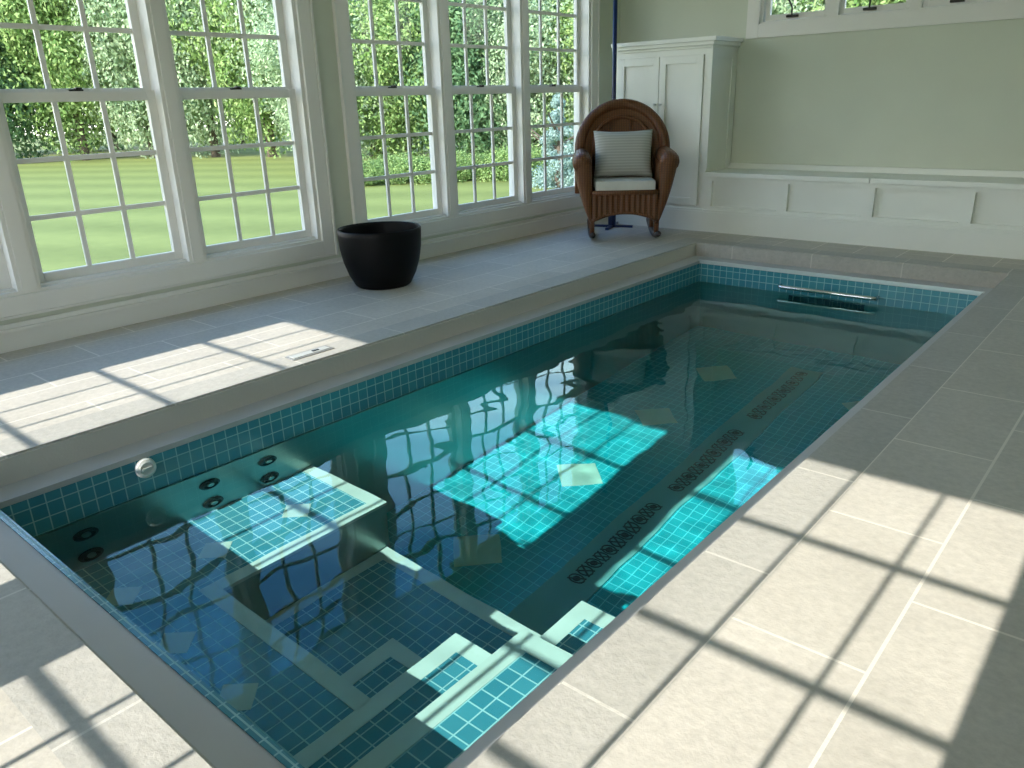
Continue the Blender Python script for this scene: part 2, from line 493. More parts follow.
def block(name, x0, x1, y0, y1, z, parts, label=None, zb=ZB, steel_mat='steel', tile='tile_seat'):
    """a submerged seat or step: steel body, tiled top, pale edging strips"""
    bm = bmesh.new(); openbox(bm, x0, x1, y0, y1, zb, z - 0.008, top=False)
    o = link(name, bm, M[steel_mat], pool, recv=True)
    if label: tag(o, label=label)
    bm = bmesh.new(); openbox(bm, x0, x1, y0, y1, z - 0.008, z)
    link('tile_top', bm, M[tile], o, recv=True)
    for (a0, a1, b0, b1) in parts:
        bm = bmesh.new(); openbox(bm, a0, a1, b0, b1, z - 0.03, z + 0.004)
        link('edging', bm, M['edging'], o, recv=True)
    return o
E_ = 0.08
seat = block('bench_seat', SX0, .91, SY0, 1.92, -.92, [(.83, .915, .86, 1.925), (SX0, .83, 1.84, 1.925)], 'left arm of the tiled underwater bench')
seat2 = block('bench_seat', .91, 2.03, SY0, .86, -.92, [(.83, 2.03, .78, .865)], 'near arm of the tiled underwater bench')
block('foot_well', .91, 2.34, .86, 1.89, -1.45, [(.915, 2.34, 1.80, 1.895), (.915, .985, .865, 1.80)], 'lower foot platform in the corner seat')
block('step', 1.67, 2.03, .865, 1.28, -1.19, [(1.665, 2.03, 1.20, 1.285), (1.665, 1.75, .865, 1.20)], 'lowest small step', zb=-1.45)
block('step', 2.03, 2.43, SY0, 1.36, -.92, [(2.025, 2.11, SY0, 1.365), (2.11, 2.43, 1.28, 1.365)], 'middle tiled step')
block('step', 2.43, SX1, SY0, 1.36, -.56, [(2.42, 2.51, SY0, 1.37), (2.51, SX1, 1.27, 1.37)], 'top tiled step')
block('step', 2.34, SX1, 1.37, 1.89, -.92, [(2.335, 2.42, 1.37, 1.895), (2.42, SX1, 1.80, 1.895)], 'far side step beside the top step')

def diamond(cx, cy, z, h, parent):
    bm = bmesh.new()
    lo = [bm.verts.new((cx + a * h, cy + b_ * h, z)) for a, b_ in ((-1, 0), (0, -1), (1, 0), (0, 1))]
    hi = [bm.verts.new((v_.co.x, v_.co.y, z + 0.003)) for v_ in lo]
    bm.faces.new(hi); bm.faces.new(lo[::-1])
    for k in range(4): bm.faces.new((lo[k], lo[(k + 1) % 4], hi[(k + 1) % 4], hi[k]))
    link('diamond_inlay', bm, M['diamond_floor'] if h > .2 else M['diamond'], parent, recv=True)
for x, y in ((.98, 2.60), (.98, 3.75), (.98, 4.90), (.98, 6.02), (2.40, 6.02)): diamond(x, y, ZB, 0.215, fl)
for x, y in ((.58, 1.535), (.58, 1.02), (.59, .52)): diamond(x, y, -.92, 0.10, seat)
for x, y in ((1.10, .52), (1.60, .52)): diamond(x, y, -.92, 0.10, seat2)

# jets on the left wall
for y in (.545, 1.23, 1.61):
    for z in (-.555, -.805):
        bm = bmesh.new()
        lathe(bm, [(0.062, SX0), (0.062, SX0 + .012), (0.045, SX0 + .02), (0.036, SX0 + .006), (0.0005, SX0 + .005)], 20, (0, y, z), 'x')
        j = tag(link('jet', bm, M['dark'], pool, smooth=False, recv=True), label='black water jet ring')
        bm = bmesh.new(); lathe(bm, [(0.022, SX0 + .006), (0.020, SX0 + .024), (0.0005, SX0 + .026)], 14, (0, y, z), 'x')
        tag(link('nozzle', bm, M['steel'], j, recv=True), label='metal jet nozzle')
# round white fitting on the left waterline tile
bm = bmesh.new()
lathe(bm, [(0.050, LX), (0.056, LX + .012), (0.052, LX + .028), (0.036, LX + .034), (0.030, LX + .028), (0.0005, LX + .028)], 28, (0, .905, -.222), 'x')
fit = tag(link('inlet_fitting', bm, M['white_plastic'], pool, smooth=False), label='round white inlet fitting on the tiles')
bm = bmesh.new(); box(bm, LX + .026, LX + .036, .878, .932, -.231, -.214, .003)
link('inlet_bar', bm, M['white_plastic'], fit)
# grab bar and intake on the far wall
bm = bmesh.new()
tube(bm, [(1.11, 7.13, -.30), (1.11, 7.08, -.30), (1.125, 7.055, -.30), (1.15, 7.05, -.30), (2.02, 7.05, -.30), (2.045, 7.055, -.30), (2.06, 7.08, -.30), (2.06, 7.13, -.30)], 0.019, 12)
tag(link('grab_bar', bm, M['chrome'], pool, smooth=True), label='chrome grab bar on the far wall')
bm = bmesh.new()
box(bm, 1.2, 1.95, 7.12, 7.14, -.70, -.45)
for i in range(9): box(bm, 1.22 + i * .08, 1.25 + i * .08, 7.105, 7.12, -.69, -.46)
tag(link('intake_grille', bm, M['dark'], pool, recv=True), label='dark slotted intake on the far wall under water')

# ------------------------------------------------------------------ water (added unseen stretch under the near deck lets sunlight refract to the bottom)
bm = bmesh.new()
NX, NYY = 70, 200
def ripple(x, y):
    return 0.0030 * noise.noise(Vector((x * 2.3, y * 2.3, 1.7))) + 0.0010 * noise.noise(Vector((x * 6.0, y * 6.0, 4.2)))
g_ = [[bm.verts.new((LX + (RX - LX) * i / NX, -1.0 + (FY + 1.0) * j / NYY, ZW + ripple(LX + (RX - LX) * i / NX, -1.0 + (FY + 1.0) * j / NYY))) for j in range(NYY + 1)] for i in range(NX + 1)]
for i in range(NX):
    for j in range(NYY): bm.faces.new((g_[i][j], g_[i + 1][j], g_[i + 1][j + 1], g_[i][j + 1]))
wat = link('pool_water', bm, M['water'], None, smooth=True)
tag(wat, 'still clear teal water filling the rectangular pool and mirroring the windows', 'water', kind='stuff')
wat.cycles.is_caustics_caster = True

# ------------------------------------------------------------------ windows
def TL(a, h, d): return (XW - d, a, h)         # left wall
def TN(a, h, d): return (a, YN - d, h)         # near wall
def TR(a, h, d): return (XR + d, a, h)         # right wall
def TF(a, h, d): return (a, YF + d, h)         # far wall
GL_D, GU_D = 0.12, 0.165

def sash(T, parent, name, a0, a1, h0, h1, d, cols, rows, stile=0.065, top=0.07, bot=0.07, latch=False, mw=0.017):
    """glass a0..a1 x h0..h1; rows = heights of horizontal bars, cols = number of panes across"""
    bm = bmesh.new()
    t_ = 0.022
    fbox(T, bm, a0 - stile, a0, h0 - bot, h1 + top, d - t_, d + t_, .004)
    fbox(T, bm, a1, a1 + stile, h0 - bot, h1 + top, d - t_, d + t_, .004)
    fbox(T, bm, a0, a1, h0 - bot, h0, d - t_, d + t_, .004)
    fbox(T, bm, a0, a1, h1, h1 + top, d - t_, d + t_, .004)
    s = link(name, bm, M['trim'], parent)
    bm = bmesh.new()
    for k in range(1, cols):
        a = a0 + (a1 - a0) * k / cols
        fbox(T, bm, a - mw, a + mw, h0, h1, d - .011, d + .011)
    for h in rows:
        fbox(T, bm, a0, a1, h - mw, h + mw, d - .0112, d + .0112)
    link('muntin_grid', bm, M['trim'], s)
    bm = bmesh.new()
    vv = [bm.verts.new(T(*c)) for c in ((a0, h0, d), (a1, h0, d), (a1, h1, d), (a0, h1, d))]
    bm.faces.new(vv)
    link('pane', bm, M['glass'], s)
    if latch:
        bm = bmesh.new()
        c = (a0 + a1) / 2
        fbox(T, bm, c - .045, c + .045, h1 + top, h1 + top + .014, d - .012, d + .02, .003)
        fbox(T, bm, c - .012, c + .03, h1 + top + .014, h1 + top + .026, d - .03, d + .01, .003)
        tag(link('sash_lock', bm, M['bronze'], s), label='small dark sash lock')
    return s

def bay(T, name, units, low, rail, up, lowrows, uprows, depth, mullface=0.0, casing=0.14, mw=0.017):
    """double-hung windows side by side in one opening"""
    w = empty(name, (0, 0, 0), kind='structure')
    o0, o1 = units[0][0] - .065, units[-1][1] + .065
    hb, ht = low[0] - .085, up[1] + .075
    for (a0, a1) in units:
        sash(T, w, 'lower_sash', a0, a1, low[0], low[1], GL_D, 3, lowrows, bot=.075, top=.07, latch=True, mw=mw)
        sash(T, w, 'upper_sash', a0, a1, up[0], up[1], GU_D, 3, uprows, bot=.07, mw=mw)
    bm = bmesh.new()
    for (p_, q_) in zip(units, units[1:]):
        fbox(T, bm, p_[1] + .062, q_[0] - .062, hb, ht, mullface, depth, .006)
        c0, c1 = p_[1] + .062, q_[0] - .062
        fbox(T, bm, c0 + .03, c1 - .03, hb, ht, mullface - .012, mullface, .004)
    if bm.verts: link('mullion', bm, M['trim'], w)
    else: bm.free()
    # jamb liner
    bm = bmesh.new()
    j0, j1, jb, jt = o0 - .03, o1 + .03, hb - .02, ht + .03
    fbox(T, bm, j0, o0 + .003, jb, jt, 0, depth)
    fbox(T, bm, o1 - .003, j1, jb, jt, 0, depth)
    fbox(T, bm, o0, o1, jb, hb + .003, 0, depth)
    fbox(T, bm, o0, o1, ht, jt, 0, depth)
    fbox(T, bm, o0, o1, hb, hb + .02, .04, depth + .04)
    link('jamb', bm, M['trim'], w)
    bm = bmesh.new()
    c = casing
    fbox(T, bm, j0 - c, j0, jb - c, jt + c, -.03, 0, .006)
    fbox(T, bm, j1, j1 + c, jb - c, jt + c, -.03, 0, .006)
    fbox(T, bm, j0 - c, j1 + c, jb - c - .02, jb - c, -.036, 0, .005)
    fbox(T, bm, j0, j1, jb - c, jb, -.03, 0, .006)
    fbox(T, bm, j0, j1, jt, jt + c, -.03, 0, .006)
    e = .022
    fbox(T, bm, j0 - c - e, j0 - c, jb - c - e, jt + c + e, -.042, 0, .005)
    fbox(T, bm, j1 + c, j1 + c + e, jb - c - e, jt + c + e, -.042, 0, .005)
    fbox(T, bm, j0 - c, j1 + c, jt + c, jt + c + e, -.042, 0, .005)
    link('casing', bm, M['trim'], w)
    return (j0, j1, jb, jt)

LOW, UP = (.48, 1.645), (1.735, 3.34)
LR, UR = (.87, 1.262), (2.135, 2.535, 2.935)
DL = 0.235
b1 = bay(TL, 'window_1', [(-3.7 + 3.8, 1.10), (1.38, 2.38), (2.66, 3.66)], LOW, None, UP, LR, UR, DL, casing=.13)
b2 = bay(TL, 'window_2', [(4.39, 5.39), (5.68, 6.69), (6.97, 8.03)], LOW, None, UP, LR, UR, DL, casing=.13)
DN = 0.18
NLOW, NUP = (.48, 1.28), (1.35, 3.444)
NLR, NUR = (.75, 1.02), (1.758, 2.148, 2.579, 3.03)
n1 = bay(TN, 'window_3', [(-1.02, -.02), (.20, 1.21)], NLOW, None, NUP, NLR, NUR, DN, mw=.010)
n2 = bay(TN, 'window_4', [(1.80, 2.80), (2.96, 3.96)], NLOW, None, NUP, NLR, NUR, DN, mw=.010)

# far high casement window
def casement(T, name, units, h0, h1, depth, casing=.15):
    w = empty(name, (0, 0, 0), kind='structure')
    o0, o1 = units[0][0] - .07, units[-1][1] + .07
    for (a0, a1) in units:
        s = sash(T, w, 'casement_sash', a0, a1, h0, h1, .06, 1, (), stile=.055, top=.06, bot=.06)
        c = a0 + (a1 - a0) * .44
        bm = bmesh.new()
        fbox(T, bm, c - .065, c + .065, h0 - .045, h0 - .018, -.008, .038, .006)
        p0 = Vector(T(c, h0 - .02, .0)); p1 = Vector(T(c + .01, h0 + .05, -.03)); p2 = Vector(T(c - .03, h0 + .13, -.03))
        tube(bm, [p0, p1, p2], 0.010, 7)
        tube(bm, [p2, Vector(T(c - .03, h0 + .155, -.06))], 0.014, 7)
        tag(link('crank_handle', bm, M['bronze'], s), label='dark bronze window crank')
    bm = bmesh.new()
    for (p_, q_) in zip(units, units[1:]):
        fbox(T, bm, p_[1] + .05, q_[0] - .05, h0 - .07, h1 + .07, 0.0, depth, .004)
    link('mullion', bm, M['trim'], w)
    hb, ht = h0 - .07, h1 + .07
    j0, j1, jb, jt = o0 - .03, o1 + .03, hb - .02, ht + .03
    bm = bmesh.new()
    fbox(T, bm, j0, o0 + .003, jb, jt, 0, depth)
    fbox(T, bm, o1 - .003, j1, jb, jt, 0, depth)
    fbox(T, bm, o0, o1, jb, hb + .003, 0, depth)
    fbox(T, bm, o0, o1, ht, jt, 0, depth)
    link('jamb', bm, M['trim'], w)
    bm = bmesh.new(); c = casing
    fbox(T, bm, j0 - c, j0, jb - c, jt + c, -.03, 0, .006)
    fbox(T, bm, j1, j1 + c, jb - c, jt + c, -.03, 0, .006)
    fbox(T, bm, j0, j1, jb - c, jb, -.03, 0, .006)
    fbox(T, bm, j0, j1, jt, jt + c, -.03, 0, .006)
    link('casing', bm, M['trim'], w)
    return (j0, j1, jb, jt)
f1 = casement(TF, 'window_5', [(0.02 + .84 * k, 0.64 + .84 * k) for k in range(6)], 2.41, 3.3, .22)

def wall_with(T, name, a0, a1, h0, h1, d0, d1, holes, mat):
    bm = bmesh.new()
    hs = sorted(holes)
    x = a0
    for (j0, j1, jb, jt) in hs:
        fbox(T, bm, x, j0, h0, h1, d0, d1)
        fbox(T, bm, j0, j1, h0, jb, d0, d1)
        fbox(T, bm, j0, j1, jt, h1, d0, d1)
        x = j1
    fbox(T, bm, x, a1, h0, h1, d0, d1)
    return tag(link(name, bm, mat), kind='structure')
wall_with(TL, 'wall_left', YN, YF, 0, ZC, 0, .215, [b1, b2], M['wall'])
wall_with(TN, 'wall_near', XW - .3, XR + .2, 0, ZC, 0, .16, [n1, n2], M['wall'])
wall_with(TF, 'wall_far', XW - .3, XR + .2, 0, ZC, 0, .20, [f1], M['wall'])
wall_with(TR, 'wall_right', YN, YF, 0, ZC, 0, .20, [], M['wall'])
bm = bmesh.new(); box(bm, XW - .3, XR + .2, YN - .16, YF + .2, ZC, ZC + .1)
tag(link('ceiling', bm, M['ceiling']), kind='structure')

def baseboard(name, T, a0, a1):
    bm = bmesh.new()
    fbox(T, bm, a0, a1, 0, .135, -.03, 0)
    fbox(T, bm, a0, a1, .135, .158, -.048, 0, .006)
    fbox(T, bm, a0, a1, .155, .19, -.018, 0, .004)
    tag(link(name, bm, M['trim']), kind='structure')
baseboard('baseboard_left', TL, YN, YF)
baseboard('baseboard_near', TN, XW, XR)
bm = bmesh.new()
box(bm, XR - .04, XR, YN, 8.1, 0, .18)
tag(link('baseboard_right', bm, M['trim']), kind='structure')

# ------------------------------------------------------------------ built-in cabinet and window bench
YC = 8.15
YB = YF - .006
XB = XW + .06

CX0, CX1 = -1.66, -.335
cab = empty('storage_cabinet', (CX0, YC, 0), label='tall white panelled two-door cabinet standing in the corner behind the wicker chair', cat='cabinet')
def into(parent, bm):
    off = Vector((parent.location)) / K
    for v_ in bm.verts: v_.co -= off
    return bm
bm = bmesh.new()
box(bm, CX0, CX1, YC + .012, YB, 0, 2.07)
box(bm, CX0, CX0 + .075, YC, YC + .012, .30, 2.07); box(bm, CX1 - .085, CX1, YC, YC + .012, .30, 2.07)
box(bm, CX0 + .075, CX1 - .085, YC, YC + .012, 2.005, 2.07)
box(bm, CX0, CX1, YC, YC + .012, .25, .30)
# framed end panel
box(bm, CX1, CX1 + .012, YC, YC + .08, .72, 2.07); box(bm, CX1, CX1 + .012, YF - .14, YF - .02, .72, 2.07)
box(bm, CX1, CX1 + .012, YC + .08, YF - .14, 1.97, 2.07)
link('body', into(cab, bm), M['cabinet'], cab)
bm = bmesh.new()
for k, (e, z0, z1) in enumerate(((.02, 2.07, 2.10), (.045, 2.10, 2.14), (.07, 2.14, 2.185))):
    box(bm, CX0, CX1 + e, YC - e, YB, z0, z1, .006)
link('crown', into(cab, bm), M['cabinet'], cab)
bm = bmesh.new(); box(bm, CX0, CX1, YC - .03, YC + .012, 0, .24); box(bm, CX0, CX1, YC - .018, YC + .012, .24, .265, .004)
link('plinth', into(cab, bm), M['cabinet'], cab)
mid = (CX0 + .075 + CX1 - .085) / 2
for a0, a1, hs in ((CX0 + .08, mid - .004, 1), (mid + .004, CX1 - .09, -1)):
    bm = bmesh.new()
    z0, z1, f = .305, 2.0, .085
    box(bm, a0, a1, YC + .006, YC + .02, z0, z1)
    y0, y1 = YC - .018, YC + .008
    box(bm, a0, a0 + f, y0, y1, z0, z1, .003); box(bm, a1 - f, a1, y0, y1, z0, z1, .003)
    box(bm, a0 + f, a1 - f, y0, y1, z0, z0 + f, .003); box(bm, a0 + f, a1 - f, y0, y1, z1 - f, z1, .003)
    d = link('door', into(cab, bm), M['cabinet'], cab)
    bm = bmesh.new()
    xk = a1 - .035 if hs == 1 else a0 + .035
    lathe(bm, [(.012, -y0), (.010, -y0 + .018), (.018, -y0 + .03), (.0005, -y0 + .036)], 14, (xk, 0, 1.47), 'y')
    tag(link('knob', into(cab, bm), M['white_plastic'], d), label='small white knob')

bn = empty('bench_seat_unit', (CX1, YC, 0), label='long white panelled window bench built along the sage green far wall', cat='bench')
BX1 = XR - .006
bm = bmesh.new()
box(bm, CX1, BX1, YC + .05, YB, 0, .645)
y0, y1 = YC, YC + .05
box(bm, CX1, BX1, y0, y1, .60, .645); box(bm, CX1, BX1, y0, y1, .24, .30)
div = [.63 + .93 * k for k in range(-1, 7)]
for x in div: box(bm, max(CX1, x - .055), min(BX1, x + .055), y0, y1, .30, .60)
link('body', into(bn, bm), M['cabinet'], bn)
bm = bmesh.new()
box(bm, CX1, BX1, YC - .03, YC + .012, 0, .235); box(bm, CX1, BX1, YC - .018, YC + .012, .235, .262, .004)
link('plinth', into(bn, bm), M['cabinet'], bn)
seams = [CX1, 1.56, 3.42, 5.28, BX1]
for a, c in zip(seams, seams[1:]):
    bm = bmesh.new(); box(bm, a + .002, c - .002, YC - .045, YF - .05, .648, .70, .008)
    link('lid', into(bn, bm), M['cabinet'], bn)
bm = bmesh.new(); box(bm, CX1, BX1, YF - .05, YB, .645, .76, .004)
link('back_rail', into(bn, bm), M['cabinet'], bn)

# ------------------------------------------------------------------ plant pot
pot = empty('plant_pot', (-1.38, 3.95, 0), label='round glossy black empty planter on the deck beside the window wall', cat='planter')
bm = bmesh.new()
lathe(bm, [(.235, 0), (.255, .015), (.305, .11), (.345, .23), (.366, .35), (.374, .47), (.376, .515), (.368, .525), (.358, .522), (.352, .50), (.345, .40), (.32, .24), (.27, .10), (.0005, .08)], 56)
link('pot_body', bm, M['pot'], pot, smooth=True)

# ------------------------------------------------------------------ wicker rocking chair
ch = empty('rocking_chair', (-.95, 7.31, 0), rz=math.radians(37), label='brown wicker rocking chair with a high arched back, standing in front of the cabinet', cat='chair')
def backw(z):
    return .50 if z < 1.0 else .50 * math.sqrt(max(0.0, 1 - ((z - 1.0) / .49) ** 2))
def backp(x, z, off=0.0):
    return (x, .22 + .22 * (z - .5) - .35 * x * x + off, z)
bm = bmesh.new()
NZ, NXX = 30, 24
def zrow(i):
    s = i / NZ
    return .46 + (1.49 - .46) * math.sin(s * math.pi / 2) ** .8
front = []; rear = []
for i in range(NZ + 1):
    z = zrow(i); w_ = max(backw(z), .03)
    front.append([bm.verts.new(backp(-w_ + 2 * w_ * k / NXX, z, 0)) for k in range(NXX + 1)])
    rear.append([bm.verts.new(backp(-w_ + 2 * w_ * k / NXX, z, .06)) for k in range(NXX + 1)])
for i in range(NZ):
    for k in range(NXX):
        bm.faces.new((front[i][k], front[i][k + 1], front[i + 1][k + 1], front[i + 1][k]))
        bm.faces.new((rear[i][k + 1], rear[i][k], rear[i + 1][k], rear[i + 1][k + 1]))
link('backrest', bm, M['wicker'], ch, smooth=True)
def archpts(s, zc=1.0, off=-.02, z0=.95, n=28, hz=.49):
    pts = [backp(-.50 * s, z0, off)]
    for k in range(n + 1):
        a = math.pi - math.pi * k / n
        pts.append(backp(.50 * s * math.cos(a), zc + hz * s * math.sin(a), off))
    pts.append(backp(.50 * s, z0, off))
    return pts
bm = bmesh.new(); tube(bm, archpts(1.0, off=.02, z0=.5), .062, 12)
link('back_rim', bm, M['wicker'], ch, smooth=True)
bm = bmesh.new()
tube(bm, archpts(.66, zc=1.06, off=-.015, z0=.8, hz=.44), .022, 8)
for x in (-.13, .10): tube(bm, [backp(x, .8, -.012), backp(x, 1.33, -.012)], .014, 6)
link('back_braid', bm, M['wicker'], ch, smooth=True)
for s in (-1, 1):
    bm = bmesh.new()
    n = 14
    rings = []
    for i in range(n + 1):
        q = i / n
        z = .20 + .69 * q
        xo = .39 + .20 * q ** .9 + .02 * math.sin(q * math.pi)
        xi = .345 + .035 * q
        yf, yb = -.34 - .06 * q, .34 - .02 * q
        cxs, cys = (xo + xi) / 2, (yf + yb) / 2
        ring = []
        for k in range(20):
            a = 2 * math.pi * k / 20
            ca, sa = math.cos(a), math.sin(a)
            ex = math.copysign(abs(ca) ** .5, ca) * (xo - xi) / 2
            ey = math.copysign(abs(sa) ** .35, sa) * (yb - yf) / 2
            ring.append(bm.verts.new((s * (cxs + ex), cys + ey, z)))
        rings.append(ring)
    for A, B in zip(rings, rings[1:]):
        for k in range(20): bm.faces.new((A[k], A[(k + 1) % 20], B[(k + 1) % 20], B[k]))
    bm.faces.new(rings[0]); bm.faces.new(rings[-1])
    bmesh.ops.recalc_face_normals(bm, faces=bm.faces)
    link('arm_panel', bm, M['wicker'], ch, smooth=True)
    bm = bmesh.new()
    tube(bm, [(s * .48, .30, .93), (s * .49, .1, .915), (s * .49, -.15, .895), (s * .488, -.30, .885), (s * .486, -.385, .87), (s * .484, -.40, .86)], [.085, .10, .108, .11, .10, .06], 14)
    link('armrest', bm, M['wicker'], ch, smooth=True)
# front skirt with arched lower edge
bm = bmesh.new()
n = 24
for yy, sg in ((-.36, 1), (-.31, -1)):
    prev = None
    for k in range(n + 1):
        x = -.37 + .74 * k / n
        zb_ = .24 + .09 * (1 - (x / .37) ** 2)
        rip = .008 * math.cos(k * math.pi)
        a = bm.verts.new((x, yy + rip, zb_)); c = bm.verts.new((x, yy + rip, .55))
        if prev: bm.faces.new((prev[0], a, c, prev[1]) if sg > 0 else (a, prev[0], prev[1], c))
        prev = (a, c)
link('front_apron', bm, M['wicker'], ch)
bm = bmesh.new()
tube(bm, [(-.37 + .74 * k / 20, -.345, .24 + .09 * (1 - ((-.37 + .74 * k / 20) / .37) ** 2)) for k in range(21)], .022, 8)
tube(bm, [(-.38, -.35, .55), (.38, -.35, .55)], .028, 8)
link('apron_braid', bm, M['wicker'], ch, smooth=True)
bm = bmesh.new(); box(bm, -.37, .37, -.34, .30, .49, .545, .01)
link('seat', bm, M['wicker'], ch)
for sx in (-1, 1):
    for yy in (-.27, .25):
        bm = bmesh.new(); tube(bm, [(sx * .37, yy, .26), (sx * .37, yy, .06)], .03, 10)
        link('leg', bm, M['wicker'], ch, smooth=True)
    bm = bmesh.new()
    R_ = 1.9
    pts = []
    for k in range(17):
        yy = -.50 + 1.08 * k / 16
        pts.append((sx * .37, yy, .034 + R_ - math.sqrt(R_ * R_ - (yy - .02) ** 2)))
    tube(bm, pts, .032, 8)
    tag(link('rocker', bm, M['rocker'], ch, smooth=True), label='dark curved rocker')

def local_to_world(e, p_):
    c, s = math.cos(e.rotation_euler.z), math.sin(e.rotation_euler.z)
    b_ = e.location / K
    return (b_.x + c * p_[0] - s * p_[1], b_.y + s * p_[0] + c * p_[1], b_.z + p_[2])
# seat cushion
o_ = local_to_world(ch, (0, -.05, .545))
bm = bmesh.new()
box(bm, -.34, .34, -.30, .24, 0, .135, .03)
cu = link('seat_cushion', bm, M['cushion'], None, smooth=False)
cu.location = Vector(o_) * K; cu.rotation_euler = (0, 0, ch.rotation_euler.z)
tag(cu, 'thick cream seat cushion on the wicker rocking chair', 'cushion')
# pillow: puffed square
bm = bmesh.new()
N_ = 22
top = []; bot = []
for i in range(N_ + 1):
    ra, rb = [], []
    for j in range(N_ + 1):
        u, v_ = -1 + 2 * i / N_, -1 + 2 * j / N_
        pu = 1 - .07 * (1 - v_ * v_) * 1.0; pv = 1 - .07 * (1 - u * u)
        x, z = u * .345 * pu, v_ * .27 * pv
        th = .11 * ((1 - u ** 4) * (1 - v_ ** 4)) ** .55 + .004
        ra.append(bm.verts.new((x, -th, z))); rb.append(bm.verts.new((x, th, z)))
    top.append(ra); bot.append(rb)
for i in range(N_):
    for j in range(N_):
        bm.faces.new((top[i][j], top[i + 1][j], top[i + 1][j + 1], top[i][j + 1]))
        bm.faces.new((bot[i][j + 1], bot[i + 1][j + 1], bot[i + 1][j], bot[i][j]))
for k in range(N_):
    bm.faces.new((top[k][0], bot[k][0], bot[k + 1][0], top[k + 1][0])); bm.faces.new((top[k + 1][N_], bot[k + 1][N_], bot[k][N_], top[k][N_]))
    bm.faces.new((top[0][k + 1], bot[0][k + 1], bot[0][k], top[0][k])); bm.faces.new((top[N_][k], bot[N_][k], bot[N_][k + 1], top[N_][k + 1]))
pi_ = link('throw_pillow', bm, M['pillow'], None, smooth=True)
pi_.location = Vector(local_to_world(ch, (0.0, .10, .945))) * K
pi_.rotation_euler = (math.radians(-14), 0, ch.rotation_euler.z)
tag(pi_, 'square grey striped throw pillow leaning on the wicker chair back', 'pillow')

# ------------------------------------------------------------------ blue pole on a stand
pole = empty('umbrella_pole', (-1.46, 7.86, 0), label='tall thin navy blue pole on a flat cross stand behind the wicker chair', cat='pole')
bm = bmesh.new(); tube(bm, [(0, 0, .03), (0, 0, 3.1)], .026, 14)
link('pole_shaft', bm, M['navy'], pole, smooth=True)
bm = bmesh.new(); lathe(bm, [(.05, .03), (.05, .20), (.035, .24), (.0005, .24)], 18)
link('socket', bm, M['navy'], pole)
for k in range(4):
    bm = bmesh.new(); box(bm, 0, .27, -.022, .022, 0, .03, .004)
    bmesh.ops.rotate(bm, verts=bm.verts, cent=(0, 0, 0), matrix=Matrix.Rotation(math.radians(20) + k * math.pi / 2, 3, 'Z'))
    link('foot', bm, M['navy'], pole)

# ------------------------------------------------------------------ deck cover plate
dc = empty('skimmer_cover', (-.165, 2.25, 0), label='small rectangular grey cover plate set in the sunlit deck left of the pool', cat='cover')
bm = bmesh.new()
box(bm, -.05, .05, -.165, .165, 0, .006, .001)
link('plate', bm, M['cover'], dc)
bm = bmesh.new(); box(bm, -.032, .032, -.145, .145, .006, .010, .001)
lidp = link('cover_lid', bm, M['coverlid'], dc)
bm = bmesh.new(); box(bm, -.012, .012, .02, .07, .010, .014, .001)
tag(link('finger_slot', bm, M['dark'], lidp), label='dark finger slot')

# ------------------------------------------------------------------ outside
GZ = -.5
bm = bmesh.new()
ring_rect(bm, (-90, 60, -60, 90), (XW - .215, XR + .2, YN - .16, YF + .2), GZ - .3, GZ)
tag(link('lawn', bm, M['lawn']), kind='structure')

def crown_mesh(name, rx, rz, n, leaf, seed, lumps=26, cone=False, mat='leaf_a', skirt=0.0):
    rnd = random.Random(seed)
    verts, faces, tone = [], [], []
    cs = []
    for i in range(lumps):
        if cone:
            q = rnd.random() ** 1.4
            rad = rx * (1 - q) * .85
            a = rnd.uniform(0, 6.283)
            cs.append((rad * math.cos(a) * rnd.uniform(.5, 1), rad * math.sin(a) * rnd.uniform(.5, 1), q * 2 * rz - rz, .32 * rx * (1.1 - q) + .05))
        else:
            while True:
                u = [rnd.uniform(-1, 1) for _ in range(3)]
                if sum(c * c for c in u) < 1: break
            s = rnd.uniform(.26, .42)
            k_ = .78
            cs.append((u[0] * rx * k_, u[1] * rx * k_, u[2] * rz * k_, s * rx))
    for i in range(n):
        cx, cy_, cz, cr = cs[rnd.randrange(len(cs))]
        d = Vector((rnd.gauss(0, 1), rnd.gauss(0, 1), rnd.gauss(0, 1))).normalized()
        rr = cr * rnd.uniform(.72, 1.04)
        p_ = Vector((cx, cy_, cz)) + d * rr
        nrm = (d + Vector((rnd.gauss(0, .5), rnd.gauss(0, .5), rnd.gauss(0, .5) + .3))).normalized()
        a = nrm.orthogonal().normalized(); b_ = nrm.cross(a)
        an = rnd.uniform(0, 6.283)
        a, b_ = a * math.cos(an) + b_ * math.sin(an), b_ * math.cos(an) - a * math.sin(an)
        s = leaf * rnd.uniform(.6, 1.3)
        base = len(verts)
        for (q1, q2) in ((-1, 0), (0, -.5), (1, 0), (0, .5)):
            verts.append((p_ + a * q1 * s + b_ * q2 * s) * K)
        faces.append((base, base + 1, base + 2, base + 3))
        tone.append(rnd.random())
    me = bpy.data.meshes.new(name)
    me.from_pydata(verts, [], faces)
    at = me.attributes.new('tone', 'FLOAT', 'FACE')
    at.data.foreach_set('value', tone)
    me.materials.append(M[mat])
    return me
